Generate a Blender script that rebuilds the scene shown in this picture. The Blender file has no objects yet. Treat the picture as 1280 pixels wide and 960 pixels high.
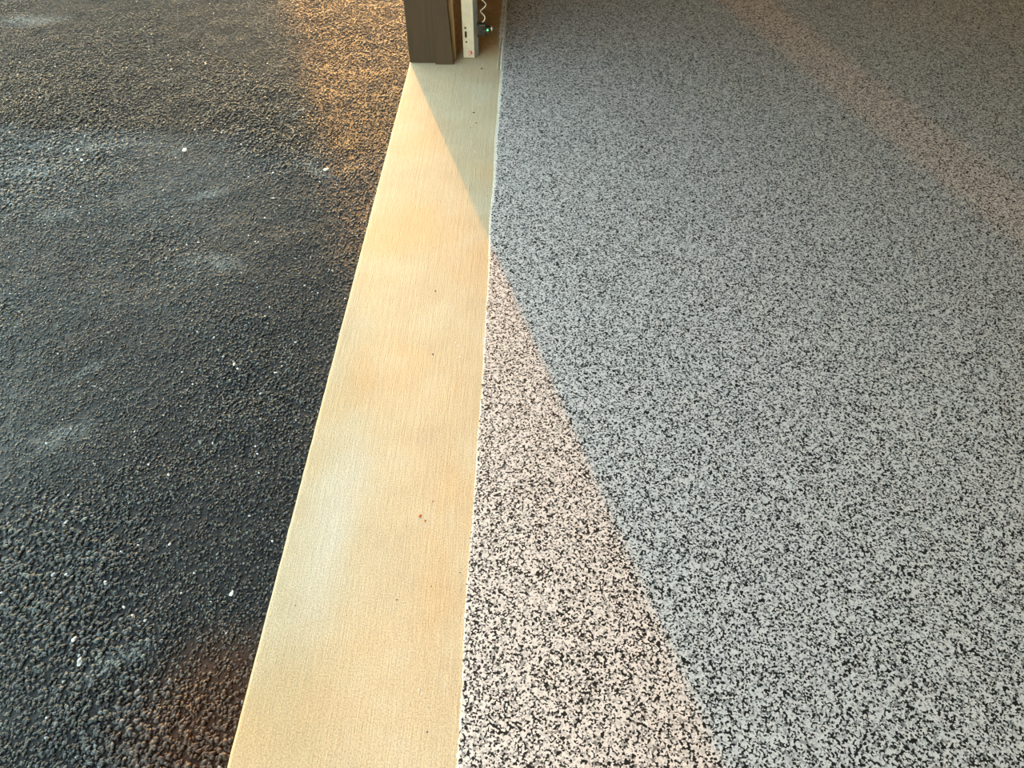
import bpy, bmesh, math, random
import numpy as np
from mathutils import Matrix, Vector

random.seed(7)
rng = np.random.default_rng(11)
scene = bpy.context.scene
COL = scene.collection

# ---------------------------------------------------------------- camera
cam_d = bpy.data.cameras.new('camera')
cam_d.sensor_fit = 'HORIZONTAL'; cam_d.sensor_width = 36.0
cam_d.lens = 925.0 / 1280.0 * 36.0
cam_d.clip_start = 0.02; cam_d.clip_end = 200
cam = bpy.data.objects.new('camera', cam_d); COL.objects.link(cam)
CAM_H = 1.3
_r = Vector((0.99973, 0.02330, 0.0)); _f = Vector((-0.01569, 0.67339, -0.73912)).normalized()
_r = (_r - _f * _r.dot(_f)).normalized(); _u = _r.cross(_f)
cam.matrix_world = Matrix(((_r.x, _u.x, -_f.x, 0), (_r.y, _u.y, -_f.y, 0), (_r.z, _u.z, -_f.z, CAM_H), (0, 0, 0, 1)))
scene.camera = cam

# ---------------------------------------------------------------- light
SUN_AZ, SUN_EL = math.radians(17.6), math.radians(11.0)       # azimuth measured from +Y towards -X
world = bpy.data.worlds.new('sky'); scene.world = world; world.use_nodes = True
wn = world.node_tree.nodes; wl = world.node_tree.links
bg = wn['Background']
sky = wn.new('ShaderNodeTexSky'); sky.sky_type = 'NISHITA'; sky.sun_disc = False
sky.sun_elevation = SUN_EL; sky.sun_rotation = -SUN_AZ
sky.air_density = 1.0; sky.dust_density = 0.5; sky.ozone_density = 1.0
wb = wn.new('ShaderNodeMix'); wb.data_type = 'RGBA'; wb.blend_type = 'MULTIPLY'; wb.inputs[0].default_value = 1.0
wb.inputs[7].default_value = (1.10, 0.955, 0.725, 1)          # warm evening white balance
wl.new(sky.outputs[0], wb.inputs[6]); wl.new(wb.outputs[2], bg.inputs[0]); bg.inputs[1].default_value = 0.92

sun_d = bpy.data.lights.new('sun', 'SUN'); sun_d.energy = 3.1; sun_d.color = (1.0, 0.42, 0.06)
sun_d.angle = math.radians(0.6)
sun = bpy.data.objects.new('sun', sun_d); COL.objects.link(sun)
sun_dir = Vector((-math.sin(SUN_AZ) * math.cos(SUN_EL), math.cos(SUN_AZ) * math.cos(SUN_EL), math.sin(SUN_EL)))
sun.rotation_euler = sun_dir.to_track_quat('Z', 'Y').to_euler()
sun.location = sun_dir * 30

vs = scene.view_settings
vs.view_transform = 'Standard'; vs.look = 'None'; vs.gamma = 1.0; vs.use_curve_mapping = False
vs.exposure = 0.98

# ---------------------------------------------------------------- image point -> ground point (1280x960)
def at(px, py, z=0.0):
    d = _r * (px - 640) + _u * (480 - py) + _f * 925.0
    t = (z - CAM_H) / d.z
    return (d.x * t, d.y * t)

# ---------------------------------------------------------------- helpers
class NT:
    def __init__(s, name):
        s.m = bpy.data.materials.new(name); s.m.use_nodes = True
        s.t = s.m.node_tree; s.n = s.t.nodes; s.l = s.t.links
        s.p = s.n['Principled BSDF']
        s.tc = s.n.new('ShaderNodeTexCoord')
        s.co = s.tc.outputs['Object']
    def set(s, sock, v):
        if isinstance(v, bpy.types.NodeSocket): s.l.new(v, sock)
        elif v is not None:
            if hasattr(sock.default_value, '__len__') and hasattr(v, '__len__') and len(v) == 3 and len(sock.default_value) == 4: v = (*v, 1)
            sock.default_value = v
    def P(s, **k):
        names = dict(color='Base Color', rough='Roughness', spec='Specular IOR Level', coat='Coat Weight', coatr='Coat Roughness',
                     metal='Metallic', normal='Normal', emit='Emission Color', emits='Emission Strength', trans='Transmission Weight', coatn='Coat Normal')
        for a, v in k.items(): s.set(s.p.inputs[names[a]], v)
    def map(s, scale=(1, 1, 1), loc=(0, 0, 0), rot=(0, 0, 0), src=None):
        n = s.n.new('ShaderNodeMapping'); n.inputs['Scale'].default_value = scale
        n.inputs['Location'].default_value = loc; n.inputs['Rotation'].default_value = rot
        s.l.new(src or s.co, n.inputs[0]); return n.outputs[0]
    def noise(s, scale, detail=3, rough=.5, src=None, dist=0.0, color=False):
        n = s.n.new('ShaderNodeTexNoise'); n.inputs['Scale'].default_value = scale; n.inputs['Detail'].default_value = detail
        n.inputs['Roughness'].default_value = rough; n.inputs['Distortion'].default_value = dist
        s.l.new(src or s.co, n.inputs['Vector']); return n.outputs['Color' if color else 'Fac']
    def vor(s, scale, feature='F1', src=None, dim='3D', rand=1.0):
        n = s.n.new('ShaderNodeTexVoronoi'); n.voronoi_dimensions = dim; n.feature = feature
        n.inputs['Scale'].default_value = scale; n.inputs['Randomness'].default_value = rand
        s.l.new(src or s.co, n.inputs['Vector']); return n
    def ramp(s, fac, stops, interp='LINEAR'):
        n = s.n.new('ShaderNodeValToRGB'); cr = n.color_ramp; cr.interpolation = interp
        while len(cr.elements) < len(stops): cr.elements.new(0.5)
        for e, (p, c) in zip(cr.elements, stops):
            e.position = p; e.color = (c, c, c, 1) if not hasattr(c, '__len__') else (*c, 1)
        s.l.new(fac, n.inputs[0]); return n.outputs[0]
    def mix(s, fac, a, b, mode='MIX'):
        n = s.n.new('ShaderNodeMix'); n.data_type = 'RGBA'; n.blend_type = mode
        s.set(n.inputs[0], fac); s.set(n.inputs[6], a); s.set(n.inputs[7], b); return n.outputs[2]
    def math(s, op, a, b=None, c=None, clamp=False):
        n = s.n.new('ShaderNodeMath'); n.operation = op; n.use_clamp = clamp
        s.set(n.inputs[0], a)
        if b is not None: s.set(n.inputs[1], b)
        if c is not None: s.set(n.inputs[2], c)
        return n.outputs[0]
    def mr(s, v, a, b, c=0.0, d=1.0, smooth=True):
        n = s.n.new('ShaderNodeMapRange'); n.interpolation_type = 'SMOOTHSTEP' if smooth else 'LINEAR'
        s.set(n.inputs[0], v); n.inputs[1].default_value = a; n.inputs[2].default_value = b
        n.inputs[3].default_value = c; n.inputs[4].default_value = d; return n.outputs[0]
    def xyz(s, src=None):
        n = s.n.new('ShaderNodeSeparateXYZ'); s.l.new(src or s.co, n.inputs[0]); return n.outputs
    def vadd(s, a, b, scale=1.0):
        n = s.n.new('ShaderNodeVectorMath'); n.operation = 'MULTIPLY_ADD'
        s.set(n.inputs[0], b); n.inputs[1].default_value = (scale,) * 3; s.set(n.inputs[2], a); return n.outputs[0]
    def bump(s, h, strength, dist, normal=None):
        n = s.n.new('ShaderNodeBump'); n.inputs['Strength'].default_value = strength; n.inputs['Distance'].default_value = dist
        s.l.new(h, n.inputs['Height'])
        if normal is not None: s.l.new(normal, n.inputs['Normal'])
        return n.outputs[0]
    def blob(s, x, y, rx, ry, src, rot=0.0, soft=1.0):
        """soft-edged patch round (x, y), for dirt and painted light"""
        m = s.map(loc=(-x, -y, 0), src=src)
        m = s.map(scale=(1 / rx, 1 / ry, 0), rot=(0, 0, 0), src=s.map(rot=(0, 0, -rot), src=m))
        n = s.n.new('ShaderNodeVectorMath'); n.operation = 'LENGTH'; s.l.new(m, n.inputs[0])
        return s.mr(n.outputs['Value'], 1.0, 1.0 - soft)

def link(name, me, mat=None, parent=None, loc=None):
    o = bpy.data.objects.new(name, me)
    if mat is not None and me is not None and not me.materials: me.materials.append(mat)
    COL.objects.link(o)
    if parent is not None: o.parent = parent
    if loc is not None: o.location = loc
    return o
def tag(o, label=None, cat=None, group=None, kind=None):
    if label: o['label'] = label
    if cat: o['category'] = cat
    if group: o['group'] = group
    if kind: o['kind'] = kind
    return o
def empty(name, loc):
    o = bpy.data.objects.new(name, None); o.empty_display_size = .05; o.location = loc; COL.objects.link(o); return o
def bm_mesh(name, bm, smooth=False):
    me = bpy.data.meshes.new(name); bmesh.ops.recalc_face_normals(bm, faces=bm.faces); bm.to_mesh(me); bm.free()
    if smooth: me.polygons.foreach_set('use_smooth', [True] * len(me.polygons))
    return me
def box(bm, x0, x1, y0, y1, z0, z1, bev=0.0):
    r = bmesh.ops.create_cube(bm, size=1.0, matrix=Matrix.Translation(((x0 + x1) / 2, (y0 + y1) / 2, (z0 + z1) / 2)) @ Matrix.Diagonal((x1 - x0, y1 - y0, z1 - z0, 1)))
    if bev:
        es = list({e for v in r['verts'] for e in v.link_edges})
        bmesh.ops.bevel(bm, geom=es, offset=bev, segments=2, affect='EDGES', profile=.6)
def boxes(name, lst, mat, parent=None, bev=0.0):
    bm = bmesh.new()
    for b in lst: box(bm, *b, bev=bev)
    return link(name, bm_mesh(name, bm), mat, parent)
def cyl(bm, r, p0, p1, seg=16, r2=None):
    p0, p1 = Vector(p0), Vector(p1); d = p1 - p0
    bmesh.ops.create_cone(bm, cap_ends=True, segments=seg, radius1=r, radius2=r if r2 is None else r2, depth=d.length,
                          matrix=Matrix.Translation((p0 + p1) / 2) @ d.to_track_quat('Z', 'Y').to_matrix().to_4x4())
def np_mesh(name, V, T):
    me = bpy.data.meshes.new(name)
    me.vertices.add(len(V)); me.vertices.foreach_set('co', np.ascontiguousarray(V, dtype=np.float32).ravel())
    n = T.shape[1]
    me.loops.add(T.size); me.loops.foreach_set('vertex_index', np.ascontiguousarray(T, dtype=np.int32).ravel())
    me.polygons.add(len(T)); me.polygons.foreach_set('loop_start', np.arange(0, T.size, n, dtype=np.int32))
    me.update(calc_edges=True); me.validate()
    return me

# ================================================================ materials
# --- asphalt -----------------------------------------------------
ASPHALT_Z = -0.014
def asphalt_stains_and_sun(s, base, dust_amt):
    """dust and scuffs on the driveway, and a painted patch of sunlight, in world position"""
    g = s.n.new('ShaderNodeNewGeometry').outputs['Position']
    wob = s.noise(2.2, 4, .6, g, color=True)
    w = s.vadd(g, wob, 0.55)                              # warped position (offset ~ +0.27)
    fine = s.noise(55, 4, .7, g)
    x, y, z = s.xyz(w)
    # dusty, greyer asphalt on the near side of an irregular seam; browner asphalt beyond it
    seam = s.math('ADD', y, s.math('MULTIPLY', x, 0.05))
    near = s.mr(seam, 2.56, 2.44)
    broad = s.mr(s.noise(1.7, 4, .6, g), .38, .68)
    away = s.mr(s.xyz(g)[0], -0.62, -1.25)
    dust = s.math('MULTIPLY', s.math('MULTIPLY', near, away), s.math('MULTIPLY_ADD', broad, .75, .25))
    dust = s.math('MULTIPLY', dust, s.mr(fine, .3, .7, .35, 1.0))
    c = s.mix(s.math('MULTIPLY', dust, dust_amt), base, (.165, .185, .175))
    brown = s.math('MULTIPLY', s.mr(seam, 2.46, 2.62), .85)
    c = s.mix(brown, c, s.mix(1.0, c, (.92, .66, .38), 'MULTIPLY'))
    # pale chalky scuffs
    spots = [((38, 26), .22, .10, .0), ((228, 189), .07, .022, .3), ((75, 268), .10, .05, .2), ((272, 330), .13, .05, -.3),
             ((395, 212), .14, .03, -.7), ((372, 140), .10, .03, .9), ((95, 183), .55, .03, .05), ((265, 240), .10, .03, .3),
             ((20, 215), .25, .10, .0), ((80, 545), .09, .05, .6), ((100, 470), .12, .03, .7), ((150, 830), .10, .03, .7)]
    tot = None
    for (px, py), rx, ry, rot in spots:
        X, Y = at(px, py, ASPHALT_Z)
        wl_ = s.vadd(s.map(loc=(-.5 * .12, -.5 * .12, 0), src=g), s.noise(9, 3, .6, g, color=True), .12)
        b = s.blob(X, Y, rx, ry, wl_, rot, .9)
        tot = b if tot is None else s.math('MAXIMUM', tot, b)
    tot = s.math('MULTIPLY', tot, s.mr(s.noise(90, 3, .7, g), .38, .62, .1, 1))
    c = s.mix(s.math('MULTIPLY', tot, .42), c, (.34, .37, .35))
    # warm sunlit patch painted into the asphalt colour beside the slab
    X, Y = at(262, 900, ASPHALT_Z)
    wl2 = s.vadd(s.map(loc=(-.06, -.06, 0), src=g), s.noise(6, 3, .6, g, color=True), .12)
    sun_patch = s.blob(X, Y, .20, .22, wl2, 0, .9)
    c = s.mix(s.math('MULTIPLY', sun_patch, .75), c, (.085, .032, .010))
    return c

s = NT('asphalt')
v1 = s.vor(150.0); v2 = s.vor(330.0)
c = s.ramp(s.xyz(v1.outputs['Color'])[0], [(0, .008), (.5, .014), (.85, .024), (1, .05)])
c = s.mix(.35, c, s.ramp(s.xyz(v2.outputs['Color'])[1], [(0, .007), (.8, .022), (1, .07)]))
c = asphalt_stains_and_sun(s, c, .55)
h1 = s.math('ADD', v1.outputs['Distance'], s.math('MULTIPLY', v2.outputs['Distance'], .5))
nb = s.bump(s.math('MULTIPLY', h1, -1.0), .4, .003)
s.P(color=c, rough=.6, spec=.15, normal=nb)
M_ASPH = s.m

s = NT('asphalt_stone')
a = s.n.new('ShaderNodeAttribute'); a.attribute_name = 'col'
base = s.mix(.5, a.outputs['Color'], s.mix(1.0, a.outputs['Color'], s.ramp(s.noise(260, 2), [(.3, .45), (.7, 1.6)]), 'MULTIPLY'))
c = asphalt_stains_and_sun(s, base, .45)
s.P(color=c, rough=.37, spec=.38, normal=s.bump(s.noise(700, 2), .25, .0006))
M_STONE = s.m

# --- bare concrete of the slab edge -------------------------------
s = NT('broomed_concrete')
g = s.co
x, y, z = s.xyz(g)
br = s.noise(1.0, 4, .65, s.map(scale=(400, 22, 1)))
br2 = s.noise(1.0, 3, .6, s.map(scale=(90, 1.6, 1)))
grain = s.noise(330, 4, .75)
mot = s.noise(7, 4, .6); mot2 = s.noise(2.2, 3, .55)
c = s.ramp(mot, [(.3, (.53, .42, .275)), (.5, (.57, .46, .30)), (.72, (.60, .51, .36))])
c = s.mix(s.mr(mot2, .42, .68, 0, .65), c, (.62, .42, .225))
wob = s.vadd(s.map(loc=(-.06, -.06, 0)), s.noise(5, 3, .6, color=True), .12)
X, Y = at(420, 650); c = s.mix(s.math('MULTIPLY', s.blob(X, Y, .085, .33, wob, 0, .95), .55), c, (.60, .57, .48))   # soft tree shade painted as a paler patch
X, Y = at(340, 880); c = s.mix(s.math('MULTIPLY', s.blob(X, Y, .16, .20, wob, 0, .95), .5), c, (.58, .37, .17))    # warm sunlight painted into this corner
X, Y = at(452, 470); c = s.mix(s.math('MULTIPLY', s.blob(X, Y, .05, .16, wob, 0, .95), .4), c, (.60, .37, .17))
X, Y = at(545, 690); c = s.mix(s.math('MULTIPLY', s.blob(X, Y, .045, .5, wob, 0, .9), .35), c, (.60, .42, .22))
X, Y = at(480, 290); c = s.mix(s.math('MULTIPLY', s.blob(X, Y, .22, .30, wob, 0, .9), .25), c, (.62, .42, .18))
c = s.mix(1.0, c, s.ramp(br, [(.3, .89), (.62, 1.04)]), 'MULTIPLY')
c = s.mix(1.0, c, s.ramp(grain, [(.32, .60), (.5, .97), (.68, 1.26)]), 'MULTIPLY')
# rusty dirt swept up in the corner behind the door track
wobd = s.vadd(s.map(loc=(-.03, -.03, 0)), s.noise(14, 4, .65, color=True), .06)
xd, yd, _z = s.xyz(wobd)
dirt = s.math('MULTIPLY', s.mr(yd, 2.94, 3.07), s.mr(xd, -.105, -.15))
dirt = s.math('MULTIPLY', dirt, s.mr(s.noise(20, 4, .65), .3, .6, .55, 1))
c = s.mix(s.math('MULTIPLY', dirt, .92), c, s.ramp(s.noise(60, 3, .7), [(.3, (.40, .21, .075)), (.6, (.56, .36, .17)), (.8, (.66, .50, .32))]))
hgt = s.math('ADD', s.math('MULTIPLY', br, .6), s.math('ADD', s.math('MULTIPLY', grain, .5), s.math('MULTIPLY', br2, .5)))
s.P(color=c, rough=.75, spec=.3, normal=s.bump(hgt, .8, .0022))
M_CONC = s.m

# --- flake-broadcast epoxy ---------------------------------------
s = NT('flake_epoxy')
warp = s.vadd(s.co, s.noise(230, 2, .6, color=True), .004)
va = s.vor(215.0, src=warp, dim='2D'); vb = s.vor(268.0, src=s.map(loc=(3.3, 1.7, 0), src=warp), dim='2D'); vc = s.vor(370.0, src=s.map(loc=(7.1, 4.2, 0), src=warp), dim='2D')
ra = s.xyz(va.outputs['Color'])[0]; rb = s.xyz(vb.outputs['Color'])[1]; rc = s.xyz(vc.outputs['Color'])[0]
c = s.ramp(ra, [(0, (.64, .588, .565)), (.30, (.48, .445, .43)), (.52, (.305, .288, .28)), (.72, (.53, .495, .475)), (.88, (.175, .163, .158))], 'CONSTANT')
c = s.mix(s.math('LESS_THAN', rb, .30), c, (.009, .008, .008))
c = s.mix(s.math('LESS_THAN', rc, .22), c, (.69, .635, .61))
c = s.mix(s.math('GREATER_THAN', rc, .88), c, (.012, .011, .011))
hf = s.math('ADD', s.math('MULTIPLY', ra, .5), s.math('ADD', s.math('MULTIPLY', rb, .4), s.noise(160, 2)))
nb = s.bump(hf, .35, .0012)
s.P(color=c, rough=.55, spec=.12, normal=nb, coat=.7, coatr=.26, coatn=s.bump(s.noise(140, 2), .35, .0012))
M_FLAKE = s.m

def simple(name, col, rough=.6, var=.15, nscale=30, metal=0.0, spec=.5, bump=0.0, stretch=(1, 1, 1), **k):
    s = NT(name)
    n = s.noise(nscale, 4, .6, s.map(scale=stretch))
    lo = tuple(v * (1 - var) for v in col); hi = tuple(min(1, v * (1 + var)) for v in col)
    s.P(color=s.ramp(n, [(.3, lo), (.7, hi)]), rough=rough, metal=metal, spec=spec, **k)
    if bump: s.P(normal=s.bump(n, bump, .002))
    return s.m
M_EDGE = simple('cream_coating_edge', (.66, .62, .53), .5, .15, 60, bump=.3)
M_BASE = simple('white_base_coat', (.86, .85, .80), .45, .1, 60, bump=.3)
M_BROWN = simple('dark_brown_paint', (.038, .020, .007), .6, .25, 5, stretch=(14, 14, 1.2), bump=.15)
M_TANWOOD = simple('tan_wood', (.30, .19, .085), .65, .25, 8, stretch=(20, 20, 1), bump=.2)
M_PLASTERBROWN = simple('rough_brown_block', (.40, .22, .09), .9, .75, 85, bump=.9)
M_GALV = simple('galvanised_steel', (.56, .51, .43), .42, .10, 40, metal=.35)
M_GALV_G = simple('galvanised_steel_flange', (.60, .59, .57), .42, .10, 40, metal=.5)
M_RED = simple('red_stamp_ink', (.55, .05, .07), .6, .3, 300)
M_BLACK = simple('black_plastic', (.012, .011, .010), .4, .2, 60)
M_DKSTEEL = simple('dark_steel', (.035, .028, .02), .45, .3, 60, metal=.4)
M_ZINC = simple('zinc_bolt', (.75, .74, .68), .25, .1, 60, metal=.8)
M_WIREW = simple('white_wire', (.75, .70, .60), .45, .1, 60)
M_WALLIN = simple('garage_drywall', (.86, .78, .60), .85, .06, 4)
M_CEIL = simple('ceiling_paint', (.85, .82, .76), .85, .04, 4)
M_SIDING = simple('tan_exterior_siding', (.40, .34, .26), .8, .1, 6)
M_FRAMEP = simple('window_frame_paint', (.7, .68, .62), .5, .06, 10)
s = NT('green_indicator'); s.P(color=(.05, .5, .15), rough=.2, emit=(.08, 1.0, .2), emits=2.5); M_LED = s.m
M_LENS = simple('clear_lens', (.55, .55, .50), .08, .05, 50)
M_GRIT = simple('dark_grit', (.05, .045, .04), .7, .4, 300)
M_RUSTCHIP = simple('rust_chip', (.42, .15, .045), .8, .3, 300)
M_CHIP = simple('pale_flake_chip', (.68, .70, .74), .5, .1, 300)
M_PALEPEB = simple('pale_quartz', (.72, .73, .70), .45, .15, 200)
M_TWIG = simple('dry_stem', (.30, .21, .10), .8, .3, 200)

s = NT('dimming_glass')                        # pane of the added window, tinted to weaken the sun beam
tr = s.n.new('ShaderNodeBsdfTransparent')
s.l.new(s.ramp(s.noise(7, 3), [(.3, (.54, .52, .48)), (.7, (.66, .64, .60))]), tr.inputs[0])
mx = s.n.new('ShaderNodeMixShader'); mx.inputs[0].default_value = .12
s.l.new(tr.outputs[0], mx.inputs[1]); s.l.new(s.p.outputs[0], mx.inputs[2])
s.P(color=(.5, .48, .44), rough=.2); s.l.new(mx.outputs[0], s.n['Material Output'].inputs[0]); M_GLASS = s.m

# ================================================================ structure: outside
SLAB_X = -0.470          # outer edge of the slab
FLAKE_X = -0.098         # where the coating starts
JAMB_Y = 2.875
IN_X = -0.290            # inner face of the front wall

# driveway: one sheet of asphalt, finely uneven where it is close
def axis(parts):
    out = []
    for a, b, st in parts: out += list(np.arange(a, b - st * .5, st))
    return np.array(out + [parts[-1][1]])
gx = axis([(-30, -6, 3.0), (-6, -2.7, .15), (-2.7, SLAB_X + .002, .012)])
gy = axis([(-20, -1, 1.5), (-1, .2, .1), (.2, 3.8, .012), (3.8, 6, .1), (6, 36, 3)])
GX, GY = np.meshgrid(gx, gy)
def lowf(x, y, seed, freqs):
    r = np.random.default_rng(seed); z = np.zeros_like(x)
    for f, amp in freqs:
        for k in range(5):
            a = r.uniform(0, 2 * np.pi); ph = r.uniform(0, 6.28); ff = f * r.uniform(.7, 1.4)
            z += amp / 2.2 * np.sin(ff * (x * np.cos(a) + y * np.sin(a)) + ph)
    return z
def ground_z(x, y):
    return ASPHALT_Z + lowf(x, y, 3, [(2.5, .0035), (9, .0018), (32, .0009)])
inner = (GX > -2.75) & (GY > .15) & (GY < 3.85)
GZ = ground_z(GX, GY) + np.where(inner, rng.normal(0, .0005, GX.shape), 0)
ny, nx = GX.shape
idx = np.arange(nx * ny).reshape(ny, nx)
Q = np.stack([idx[:-1, :-1], idx[:-1, 1:], idx[1:, 1:], idx[1:, :-1]], -1).reshape(-1, 4)
driveway = link('driveway', np_mesh('driveway', np.stack([GX, GY, GZ], -1).reshape(-1, 3), Q), M_ASPH)
tag(driveway, 'dark rough asphalt driveway with glinting aggregate left of the concrete strip', 'driveway', kind='structure')

# aggregate stones
t = (1 + 5 ** .5) / 2
ICO = np.array([(-1, t, 0), (1, t, 0), (-1, -t, 0), (1, -t, 0), (0, -1, t), (0, 1, t), (0, -1, -t), (0, 1, -t), (t, 0, -1), (t, 0, 1), (-t, 0, -1), (-t, 0, 1)]) / math.sqrt(1 + t * t)
ICOF = np.array([(0, 11, 5), (0, 5, 1), (0, 1, 7), (0, 7, 10), (0, 10, 11), (1, 5, 9), (5, 11, 4), (11, 10, 2), (10, 7, 6), (7, 1, 8), (3, 9, 4), (3, 4, 2), (3, 2, 6), (3, 6, 8), (3, 8, 9), (4, 9, 5), (2, 4, 11), (6, 2, 10), (8, 6, 7), (9, 8, 1)])
def stone_cols(n):
    v = np.exp(rng.normal(math.log(.036), .7, n))
    v = np.clip(v, .012, .16)
    tint = np.stack([np.full(n, .90), np.full(n, 1.0), np.full(n, 1.0)], -1) + rng.normal(0, .05, (n, 3))
    c = v[:, None] * tint
    w = rng.random(n) < .006
    c[w] = rng.uniform(.45, .75, (w.sum(), 1)) * np.array([1, 1, .98])
    return c
def stone_verts(n, size):
    P = ICO[None] * (1 + rng.uniform(-.28, .28, (n, 12, 1)))
    S = np.stack([rng.uniform(.85, 1.35, n), rng.uniform(.65, 1.0, n), rng.uniform(.45, .75, n)], -1) * size[:, None] * .5
    P = P * S[:, None]
    a = rng.normal(0, .35, n); ca, sa = np.cos(a)[:, None], np.sin(a)[:, None]
    y, z = P[..., 1] * ca - P[..., 2] * sa, P[..., 1] * sa + P[..., 2] * ca
    P = np.stack([P[..., 0], y, z], -1)
    a = rng.uniform(0, 6.28, n); ca, sa = np.cos(a)[:, None], np.sin(a)[:, None]
    return np.stack([P[..., 0] * ca - P[..., 1] * sa, P[..., 0] * sa + P[..., 1] * ca, P[..., 2]], -1)
N = 112000
yy = .22 + 3.5 * rng.random(N * 2) ** 1.25
lim = -(.70 + .62 * yy)
xx = SLAB_X - .003 + (lim - SLAB_X) * rng.random(N * 2)
keep = rng.random(N * 2) < np.clip((-lim + SLAB_X) / 2.3, 0.2, 1)
xx, yy = xx[keep][:N], yy[keep][:N]; N = len(xx)
coarse = 1 / (1 + np.exp(-(lowf(xx, yy, 8, [(3.2, .8), (9, .7)]) - .15) * 3.0))
coarse = coarse * np.clip(1.15 - .55 * np.clip(yy - 1.6, 0, 1.3), 0, 1)
size = (.0044 + .0085 * coarse * rng.random(N) ** 1.3 + .002 * rng.random(N))
order = np.argsort(-size / np.hypot(np.hypot(xx, yy), 1.3))
xx, yy, size = xx[order], yy[order], size[order]
NB = 300
V = stone_verts(N, size)
zz = ground_z(xx, yy) + size * rng.uniform(.02, .26, N)
colr = stone_cols(N)
W = V.copy(); W[..., 0] = np.minimum(W[..., 0] + xx[:, None], SLAB_X - .0005); W[..., 1] += yy[:, None]; W[..., 2] += zz[:, None]
W = W[NB:]; n = len(W)
F = (ICOF[None] + (np.arange(n) * 12)[:, None, None]).reshape(-1, 3)
me = np_mesh('asphalt_aggregate', W.reshape(-1, 3), F)
at_ = me.attributes.new('col', 'FLOAT_COLOR', 'POINT')
at_.data.foreach_set('color', np.concatenate([np.repeat(colr[NB:], 12, 0), np.ones((n * 12, 1))], 1).astype(np.float32).ravel())
agg = link('aggregate', me, M_STONE, driveway); agg['kind'] = 'stuff'
kinds = []
for k in range(10):
    me = np_mesh('stone', stone_verts(1, np.ones(1))[0], ICOF)
    at_ = me.attributes.new('col', 'FLOAT_COLOR', 'POINT'); v = (.03, .035, .045, .05, .06, .065, .075, .085, .10, .05)[k]
    at_.data.foreach_set('color', np.tile(np.array([v * .96, v, v * .98, 1], np.float32), 12)); me.materials.append(M_STONE); kinds.append(me)
for i in range(NB):
    o = link('stone', kinds[i % 10], None, driveway, (min(float(xx[i]), SLAB_X - .009), float(yy[i]), float(zz[i])))
    o.scale = (float(size[i]),) * 3; o.rotation_euler = (0, 0, random.uniform(0, 6.28))

# ================================================================ unseen tree between driveway and low sun, enlarged to block sky glow
M_LEAF = simple('unseen_tree_leaf', (.035, .075, .018), .5, .35, 20)
M_STEM = simple('unseen_tree_stem', (.10, .065, .035), .8, .3, 20)
SHR_W = 15.0
def uw(u, w): return (u * math.cos(SUN_AZ) - w * math.sin(SUN_AZ), u * math.sin(SUN_AZ) + w * math.cos(SUN_AZ))
def unseen_tree(u0, u1, top, nleaf, label, seed):
    r = np.random.default_rng(seed)
    bx, by = uw((u0 + u1) / 2, SHR_W); root = empty('unseen_evergreen_tree', (bx, by, ASPHALT_Z)); tag(root, label, 'tree')
    uu = u1 - (u1 - u0) * r.random(nleaf); thin = r.random(nleaf) < np.clip((u1 - uu) / .42, 0.0, 1); uu = uu[thin]; nleaf = len(uu); tt = np.interp(uu, *top); zz_ = .12 + (tt - .12) * r.random(nleaf) ** .8
    ww = SHR_W + r.uniform(-.45, .45, nleaf)
    X, Y = uw(uu, ww); C = np.stack([X - bx, Y - by, zz_ - ASPHALT_Z], -1)
    d = r.normal(size=(nleaf, 3)); d /= np.linalg.norm(d, axis=1)[:, None]
    e = np.cross(d, r.normal(size=(nleaf, 3))); e /= np.linalg.norm(e, axis=1)[:, None]; nn = np.cross(d, e)
    L = r.uniform(.05, .085, nleaf)[:, None]
    P = np.stack([C - d * L, C + e * L * .45 + nn * L * .1, C + d * L, C - e * L * .45 + nn * L * .1], 1)
    fo = link('unseen_tree_foliage', np_mesh('unseen_tree_foliage', P.reshape(-1, 3), np.arange(nleaf * 4).reshape(-1, 4)), M_LEAF, root); fo['kind'] = 'stuff'
    bm = bmesh.new()
    for k in range(5):
        a = r.uniform(-.2, .2, 2); hx, hy = uw(r.uniform(u0 + .1, u1 - .1), SHR_W + r.uniform(-.3, .3))
        cyl(bm, .022, (a[0] * .5, a[1] * .5, 0), (hx - bx, hy - by, 1.7), 8, .008)
    link('unseen_tree_stems', bm_mesh('unseen_tree_stems', bm), M_STEM, root)
unseen_tree(-4.2, .04, ([-4.2, -2.5, -1.0, -.75, -.6, -.5, -.2, .04], [5.5, 6.8, 6.2, 5.0, 3.3, 2.76, 2.78, 2.6]), 62000, 'out-of-view evergreen tree across the driveway, crown enlarged to block sky glow', 22)

# ================================================================ structure: slab and coating
bm = bmesh.new()
prof = [(SLAB_X, -.12), (SLAB_X, -.005), (SLAB_X + .0012, -.002), (SLAB_X + .005, -.0003), (SLAB_X + .009, 0), (6.2, 0), (6.2, -.12)]
ys = [-4.0] + list(np.arange(0.2, 3.7, .02)) + [9.0]
rows = []
for yv in ys:
    j = random.gauss(0, .00022) if .1 < yv < 3.8 else 0
    rows.append([bm.verts.new((px + (j if k < 5 else 0), yv, pz)) for k, (px, pz) in enumerate(prof)])
for a, b in zip(rows, rows[1:]):
    for k in range(len(prof) - 1): bm.faces.new((a[k], a[k + 1], b[k + 1], b[k]))
bm.faces.new(rows[0]); bm.faces.new(rows[-1])
slab = link('concrete_slab', bm_mesh('concrete_slab', bm), M_CONC)
tag(slab, 'bare broom-finished concrete strip between asphalt driveway and speckled garage floor', 'concrete', kind='structure')

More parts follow.
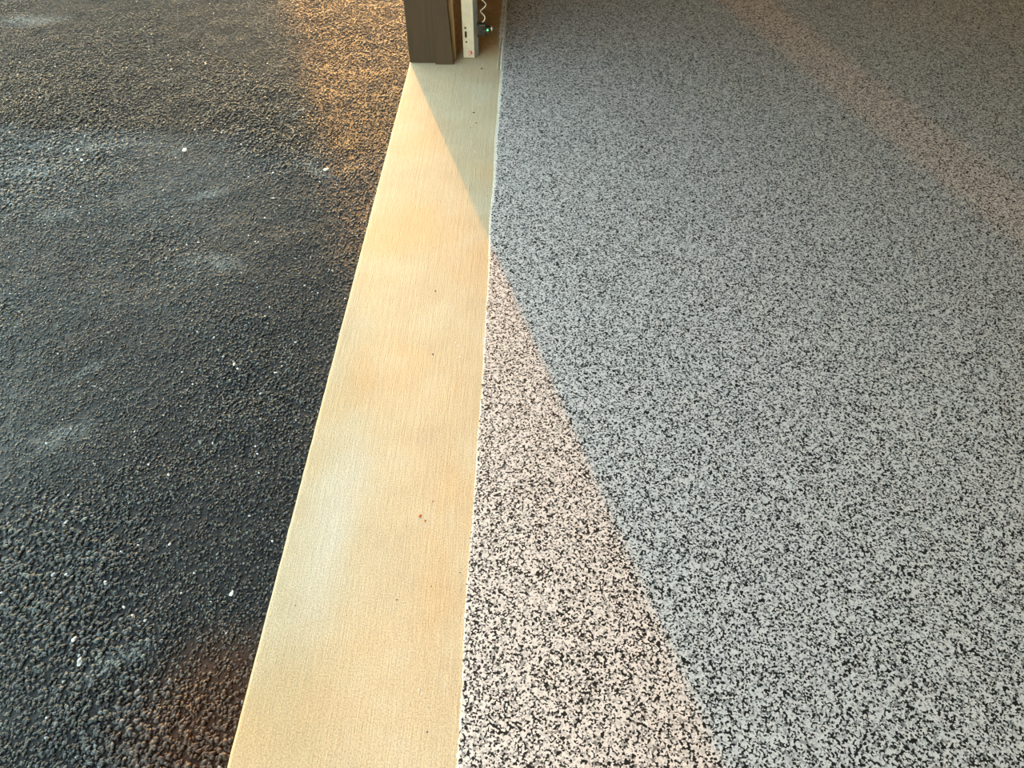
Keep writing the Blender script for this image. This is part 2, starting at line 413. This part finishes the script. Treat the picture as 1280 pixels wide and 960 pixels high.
def ragged(name, x_of, z, mat, x_in, parent=None, step=.004):
    """thin skin of coating on the slab whose outer edge is ragged"""
    bm = bmesh.new(); ys = [-3.7] + list(np.arange(.15, 3.75, step)) + [8.6]
    top = [(bm.verts.new((x_of(v), v, z)), bm.verts.new((x_in, v, z))) for v in ys]
    bot = [bm.verts.new((x_of(v) - .0006, v, 0.0)) for v in ys]
    for i in range(len(ys) - 1):
        bm.faces.new((top[i][0], top[i][1], top[i + 1][1], top[i + 1][0])); bm.faces.new((bot[i], top[i][0], top[i + 1][0], bot[i + 1]))
    return link(name, bm_mesh(name, bm), mat, parent)
_e = np.random.default_rng(5)
_ph = _e.uniform(0, 6.28, 12)
def edge(v):
    return FLAKE_X + sum(.0011 * math.sin((3 + 4.1 * k) * v + _ph[k]) for k in range(4)) - .003 * (v > 1.2) * min(1, (v - 1.2) / .8)
floor = ragged('floor', lambda v: edge(v) + random.gauss(0, .0017), .0026, M_FLAKE, 6.0)
tag(floor, 'black, grey and white speckled flake epoxy garage floor', 'floor', kind='structure')
ragged('base_coat_edge', lambda v: edge(v) - .0016 + random.gauss(0, .0009) - .007 * max(0, min(1, (v - 1.5) / .8)), .0011, M_EDGE, -.06, floor)
# thick dribbled ridges of base coat along the far end of the edge
for x0, nm in ((-.1205, 'base_coat_ridge'), (-.1085, 'base_coat_ridge')):
    bm = bmesh.new(); prev = None
    for v in np.arange(2.82, 3.9, .012):
        w = .0042 + random.gauss(0, .0012) + (.004 if x0 < -.12 and random.random() < .25 else 0)
        if x0 < -.12 and v < 3.12: w *= max(.05, (v - 3.0) / .12)
        xo = x0 + random.gauss(0, .0009)
        cur = [bm.verts.new((xo - w, v, 0.0005)), bm.verts.new((xo - w * .4, v, .0045)), bm.verts.new((xo + w * .4, v, .0045)), bm.verts.new((xo + w, v, .0005))]
        if prev:
            for k in range(3): bm.faces.new((prev[k], prev[k + 1], cur[k + 1], cur[k]))
        prev = cur
    link(nm, bm_mesh(nm, bm, True), M_BASE, floor)

# ================================================================ structure: garage shell
OPEN_Y0, HEAD = -3.05, 2.15
WIN = (7.10, 8.38, .55, 1.75)  # unseen window added to throw the warm band across the floor
wf = boxes('wall_front', [
    (-.455, IN_X, JAMB_Y + .055, WIN[0], 0, 2.75), (-.455, IN_X, WIN[0], WIN[1], 0, WIN[2]), (-.455, IN_X, WIN[0], WIN[1], WIN[3], 2.75),
    (-.455, IN_X, WIN[1], 8.6, 0, 2.75), (-.455, IN_X, -3.75, OPEN_Y0 - .05, 0, 2.75), (-.455, IN_X, OPEN_Y0 - .05, JAMB_Y + .055, HEAD + .05, 2.75)], M_PLASTERBROWN)
tag(wf, 'rough brown front wall beyond the door jamb', 'wall', kind='structure')
tag(boxes('wall_back', [(6.0, 6.15, -3.75, 8.75, 0, 2.75)], M_WALLIN), 'beige back wall of the garage', 'wall', kind='structure')
tag(boxes('wall_right', [(-.455, 6.0, -3.9, -3.75, 0, 2.75)], M_WALLIN), 'beige side wall of the garage behind the camera', 'wall', kind='structure')
tag(boxes('wall_left', [(-.455, 6.0, 8.6, 8.75, 0, 2.75)], M_WALLIN), 'beige far side wall of the garage', 'wall', kind='structure')
tag(boxes('ceiling', [(-.455, 6.15, -3.9, 8.75, 2.75, 2.85)], M_CEIL), 'painted garage ceiling', 'ceiling', kind='structure')
w1 = boxes('sun_band_window', [(-.40, -.395, WIN[0] + .03, WIN[1] - .03, WIN[2] + .03, WIN[3] - .03)], M_GLASS)
tag(w1, 'added out-of-view window that throws the sun band on the floor', 'window', kind='structure')
boxes('sun_band_window_frame', [(-.43, -.36, WIN[0], WIN[0] + .03, WIN[2], WIN[3]), (-.43, -.36, WIN[1] - .03, WIN[1], WIN[2], WIN[3]),
                       (-.43, -.36, WIN[0] + .03, WIN[1] - .03, WIN[2], WIN[2] + .03), (-.43, -.36, WIN[0] + .03, WIN[1] - .03, WIN[3] - .03, WIN[3])], M_FRAMEP, w1)

# door jamb: two dark boards, a tan stop strip behind them
t1 = empty('trim_1', (-.38, JAMB_Y, 0)); tag(t1, 'dark brown wooden garage door jamb standing on the concrete strip', 'door jamb', kind='structure')
def part(name, lst, mat, root, bev=0.0):
    o = boxes(name, lst, mat, None, bev); o.parent = root; o.matrix_parent_inverse = Matrix.Translation(-Vector(root.location)); return o
part('outer_board', [(-.4685, -.3665, JAMB_Y + .006, JAMB_Y + .055, .0015, HEAD + .1)], M_BROWN, t1, .002)
bm = bmesh.new(); box(bm, -.3662, -.296, JAMB_Y - .004, JAMB_Y + .030, .0005, HEAD)      # board splayed a little at its foot
bmesh.ops.bisect_plane(bm, geom=bm.verts[:] + bm.edges[:] + bm.faces[:], plane_co=(0, 0, .25), plane_no=(0, 0, 1))
for v in bm.verts:
    if v.co.z > .2 and v.co.x > -.33: v.co.x -= .0135
o = link('inner_board', bm_mesh('inner_board', bm), M_BROWN, t1); o.matrix_parent_inverse = Matrix.Translation(-Vector(t1.location))
part('stop_strip', [(-.3150, -.2885, JAMB_Y + .031, JAMB_Y + .054, .001, HEAD)], M_TANWOOD, t1, .002)
t2 = empty('trim_2', (-.38, OPEN_Y0, 0)); tag(t2, 'dark brown wooden jamb at the near end of the door opening', 'door jamb', kind='structure')
part('jamb_board', [(-.4685, -.296, OPEN_Y0 - .05, OPEN_Y0, .001, HEAD)], M_BROWN, t2, .002)
part('head_board', [(-.4685, -.296, OPEN_Y0, JAMB_Y - .006, HEAD + .002, HEAD + .05)], M_BROWN, t2, .002)

# ================================================================ door track
def plate(x0, x1, z0, z1, y, th, holes):
    """upright plate with real holes; holes = (cx, cz, half width, half height)"""
    bm = bmesh.new(); edges = []
    def loop(pts):
        vs_ = [bm.verts.new((px, y, pz)) for px, pz in pts]
        for i in range(len(vs_)): edges.append(bm.edges.new((vs_[i], vs_[(i + 1) % len(vs_)])))
    loop([(x0, z0), (x1, z0), (x1, z1), (x0, z1)])
    for cx, cz, hw, hh in holes:
        pts = []
        for k in range(16):
            a = 2 * math.pi * k / 16
            pts.append((cx + hw * math.cos(a), cz + hw * math.sin(a) + (hh - hw) * (1 if math.sin(a) > 1e-6 else -1)))
        loop(pts)
    bmesh.ops.triangle_fill(bm, use_beauty=True, use_dissolve=False, edges=edges)
    r = bmesh.ops.extrude_face_region(bm, geom=list(bm.faces))
    bmesh.ops.translate(bm, vec=(0, th, 0), verts=[e for e in r['geom'] if isinstance(e, bmesh.types.BMVert)])
    return bm
TY = 2.930
track = empty('garage_door_track', (-.235, TY, 0))
tag(track, 'pale galvanised steel door track with slotted holes beside the dark brown jamb', 'door track')
holes = []
for k in range(7):
    z = k * .30
    holes += [(-.2485, z + .1165, .0042, .0042), (-.2475, z + .0915, .0042, .0125), (-.2465, z + .0630, .0036, .0036)]
o = link('web', bm_mesh('web', plate(-.2600, -.2170, .002, 2.1, TY, .002, holes)), M_GALV, track); o.matrix_parent_inverse = Matrix.Translation(-Vector(track.location))
bm = bmesh.new()
for a, b in (((-.2172, TY), (-.2010, TY + .022)), ((-.2010, TY + .022), (-.2010, TY + .05))):
    va = [bm.verts.new((p[0], p[1], z)) for p in (a, b) for z in (.002, 2.1)]
    f = bm.faces.new((va[0], va[2], va[3], va[1]))
bmesh.ops.solidify(bm, geom=list(bm.faces), thickness=.002)
o = link('flange', bm_mesh('flange', bm), M_GALV_G, track); o.matrix_parent_inverse = Matrix.Translation(-Vector(track.location))
part('back_flange', [(-.2600, -.2580, TY + .002, TY + .05, .002, 2.1)], M_GALV_G, track)
bm = bmesh.new()                                  # blurred red stamp near the foot
for px, pz, rr in ((-.2295, .0235, .0042), (-.2265, .0205, .0032), (-.2300, .0165, .0026), (-.2395, .0245, .0020), (-.2400, .0160, .0022), (-.2350, .0285, .0018), (-.2345, .0115, .0024), (-.2280, .0290, .0016)):
    cyl(bm, rr, (px, TY - .0004, pz), (px, TY + .0004, pz), 7)
o = link('ink_stamp', bm_mesh('ink_stamp', bm), M_RED, track); o['label'] = 'smudged red ink stamp'; o.matrix_parent_inverse = Matrix.Translation(-Vector(track.location))

# ================================================================ safety sensor on the track
sen = empty('door_safety_sensor', (-.19, TY + .02, .105))
tag(sen, 'small black door sensor with lit green lamp on the track', 'sensor')
def spart(name, bm, mat, under=None):
    o = link(name, bm_mesh(name, bm), mat, under or sen)
    if under is None: o.matrix_parent_inverse = Matrix.Translation(-Vector(sen.location))
    return o
part('mounting_clip', [(-.203, -.1985, TY + .012, TY + .026, .118, .130), (-.203, -.1985, TY + .012, TY + .026, .076, .088), (-.2005, -.1975, TY + .012, TY + .03, .074, .132)], M_DKSTEEL, sen)
bm = bmesh.new(); box(bm, -.1975, -.170, TY + .006, TY + .034, .083, .127, .004)
housing = spart('housing', bm, M_BLACK)
bm = bmesh.new(); cyl(bm, .0085, (-.182, TY + .006, .104), (-.182, TY + .001, .104), 18); spart('lens_ring', bm, M_BLACK, housing)
bm = bmesh.new(); box(bm, -.170, -.153, TY + .010, TY + .030, .092, .114, .003); lamp_block = spart('lamp_block', bm, M_BLACK)
bm = bmesh.new(); cyl(bm, .0032, (-.1635, TY + .011, .105), (-.1635, TY + .0065, .105), 12, .002); lamp = spart('indicator_lamp', bm, M_LED, lamp_block); lamp['label'] = 'small lit green lamp'
bm = bmesh.new(); cyl(bm, .0036, (-.1745, TY + .007, .104), (-.1745, TY + .003, .104), 10, .0028); spart('screw', bm, M_LENS, housing)
bm = bmesh.new(); cyl(bm, .0022, (-.153, TY + .02, .108), (-.142, TY + .02, .108), 10)
bolt = spart('bolt', bm, M_ZINC)
bm = bmesh.new()
for k in range(3):
    a0 = 2.2 + k * 2.1
    cyl(bm, .0028, (-.149, TY + .02 + .007 * math.cos(a0), .108 + .007 * math.sin(a0)), (-.146, TY + .02 + .007 * math.cos(a0), .108 + .007 * math.sin(a0)), 10)
cyl(bm, .0075, (-.1495, TY + .02, .108), (-.1465, TY + .02, .108), 6)
spart('wing_nut', bm, M_ZINC, bolt)

# curly white lead running from the sensor up the track
def tube(name, pts, r, mat, seg=8):
    bm = bmesh.new(); rings = []
    pts = [Vector(p) for p in pts]
    for i, p in enumerate(pts):
        d = (pts[min(i + 1, len(pts) - 1)] - pts[max(i - 1, 0)]).normalized()
        q = d.to_track_quat('Z', 'Y')
        rings.append([bm.verts.new(p + q @ Vector((r * math.cos(2 * math.pi * k / seg), r * math.sin(2 * math.pi * k / seg), 0))) for k in range(seg)])
    for a, b in zip(rings, rings[1:]):
        for k in range(seg): bm.faces.new((a[k], a[(k + 1) % seg], b[(k + 1) % seg], b[k]))
    bm.faces.new(rings[0]); bm.faces.new(rings[-1])
    return link(name, bm_mesh(name, bm, True), mat)
pts = []
for k in range(0, 420):
    z = .128 + k * .0024; a = z * 128.0 + 1.0
    rr = .010 + .003 * math.sin(z * 37)
    pts.append((-.181 + rr * math.cos(a), TY + .036 + rr * math.sin(a) * .6, z))
wire = tube('sensor_wire', [(-.186, TY + .03, .126)] + pts, .0016, M_WIREW)
tag(wire, 'thin white curled wire climbing from the black sensor along the track', 'wire')

# ================================================================ loose bits
def pebble(name, px, py, size, mat, label, cat, group=None, flat=.6, z=0.0):
    X, Y = at(px, py, z)
    me = np_mesh(name, stone_verts(1, np.array([size]))[0] * np.array([1, 1, flat]), ICOF)
    lo = min(v.co.z for v in me.vertices)
    o = link(name, me, mat, None, (X, Y, z - lo - .0002)); return tag(o, label, cat, group)
G1 = 'dark grit on the sunlit concrete'
for px, py, sz, wh in ((544, 364, .0050, 'farthest one on the sunlit concrete strip'), (541, 443, .0052, 'second farthest on the sunlit concrete, left of pale flakes'), (541, 627, .0034, 'just above the orange rust crumbs on the concrete'),
                   (575, 716, .0036, 'close to the white edge of the speckled floor'), (539, 733, .0030, 'in mid strip below the orange rust crumbs'), (496, 750, .0034, 'on the strip, lower left of the rust crumbs'),
                   (508, 658, .0028, 'left of the orange rust crumbs on the concrete'), (534, 915, .0034, 'nearest the camera on the concrete strip'), (369, 757, .0030, 'near the asphalt edge of the concrete strip')):
    pebble('grit_speck', px, py, sz, M_GRIT, 'dark grit speck ' + wh, 'grit', G1)
G2 = 'dark grit on the shaded concrete'
for px, py, sz, wh in ((602, 86, .0075, 'right in front of the steel door track'), (592, 141, .0075, 'on shaded concrete, upper of the middle pair'), (595, 154, .0065, 'on shaded concrete, lower of the middle pair'),
                   (588, 160, .005, 'small, left below the middle pair on shaded concrete'), (609, 245, .0045, 'near the narrow tip of the shaded concrete')):
    pebble('grit_speck', px, py, sz, M_GRIT, 'dark grit speck ' + wh, 'grit', G2)
pebble('grit_speck', 594, 190, .005, M_PALEPEB, 'tiny white grain on the shaded concrete in front of the jamb', 'grit')
for k, (px, py, wh) in enumerate(((570, 428, 'farthest of three on the concrete'), (573, 432, 'middle of three on the concrete'), (575, 446, 'nearest of the three far ones on the concrete'), (524, 862, 'left of the pair low on the concrete'), (528, 867, 'right of the pair low on the concrete'))):
    pebble('flake_chip', px, py, .0055 - .0004 * k, M_CHIP, 'stray pale coating flake, ' + wh, 'flake', 'stray flakes on the concrete', .3)
pebble('rust_crumb', 525, 645, .0095, M_RUSTCHIP, 'larger orange rust crumb on the concrete strip', 'crumb', None, .35)
pebble('rust_crumb', 531, 651, .0065, M_RUSTCHIP, 'smaller orange rust crumb just right of the larger one', 'crumb', None, .4)
for px, py, sz, lab in ((408, 213, .016, 'white pebble on the asphalt left of the sunlit strip'), (231, 188, .020, 'pale flat stone on the asphalt at the dusty seam'),
                        (101, 829, .013, 'white stone chip on the asphalt at lower left'), (93, 800, .012, 'grey-white sliver of stone on the asphalt above the white chip'), (290, 742, .011, 'pale round pebble on the asphalt near the concrete edge')):
    pebble('pebble', px, py, sz, M_PALEPEB, lab, 'pebble', None, .55, ASPHALT_Z + .003)
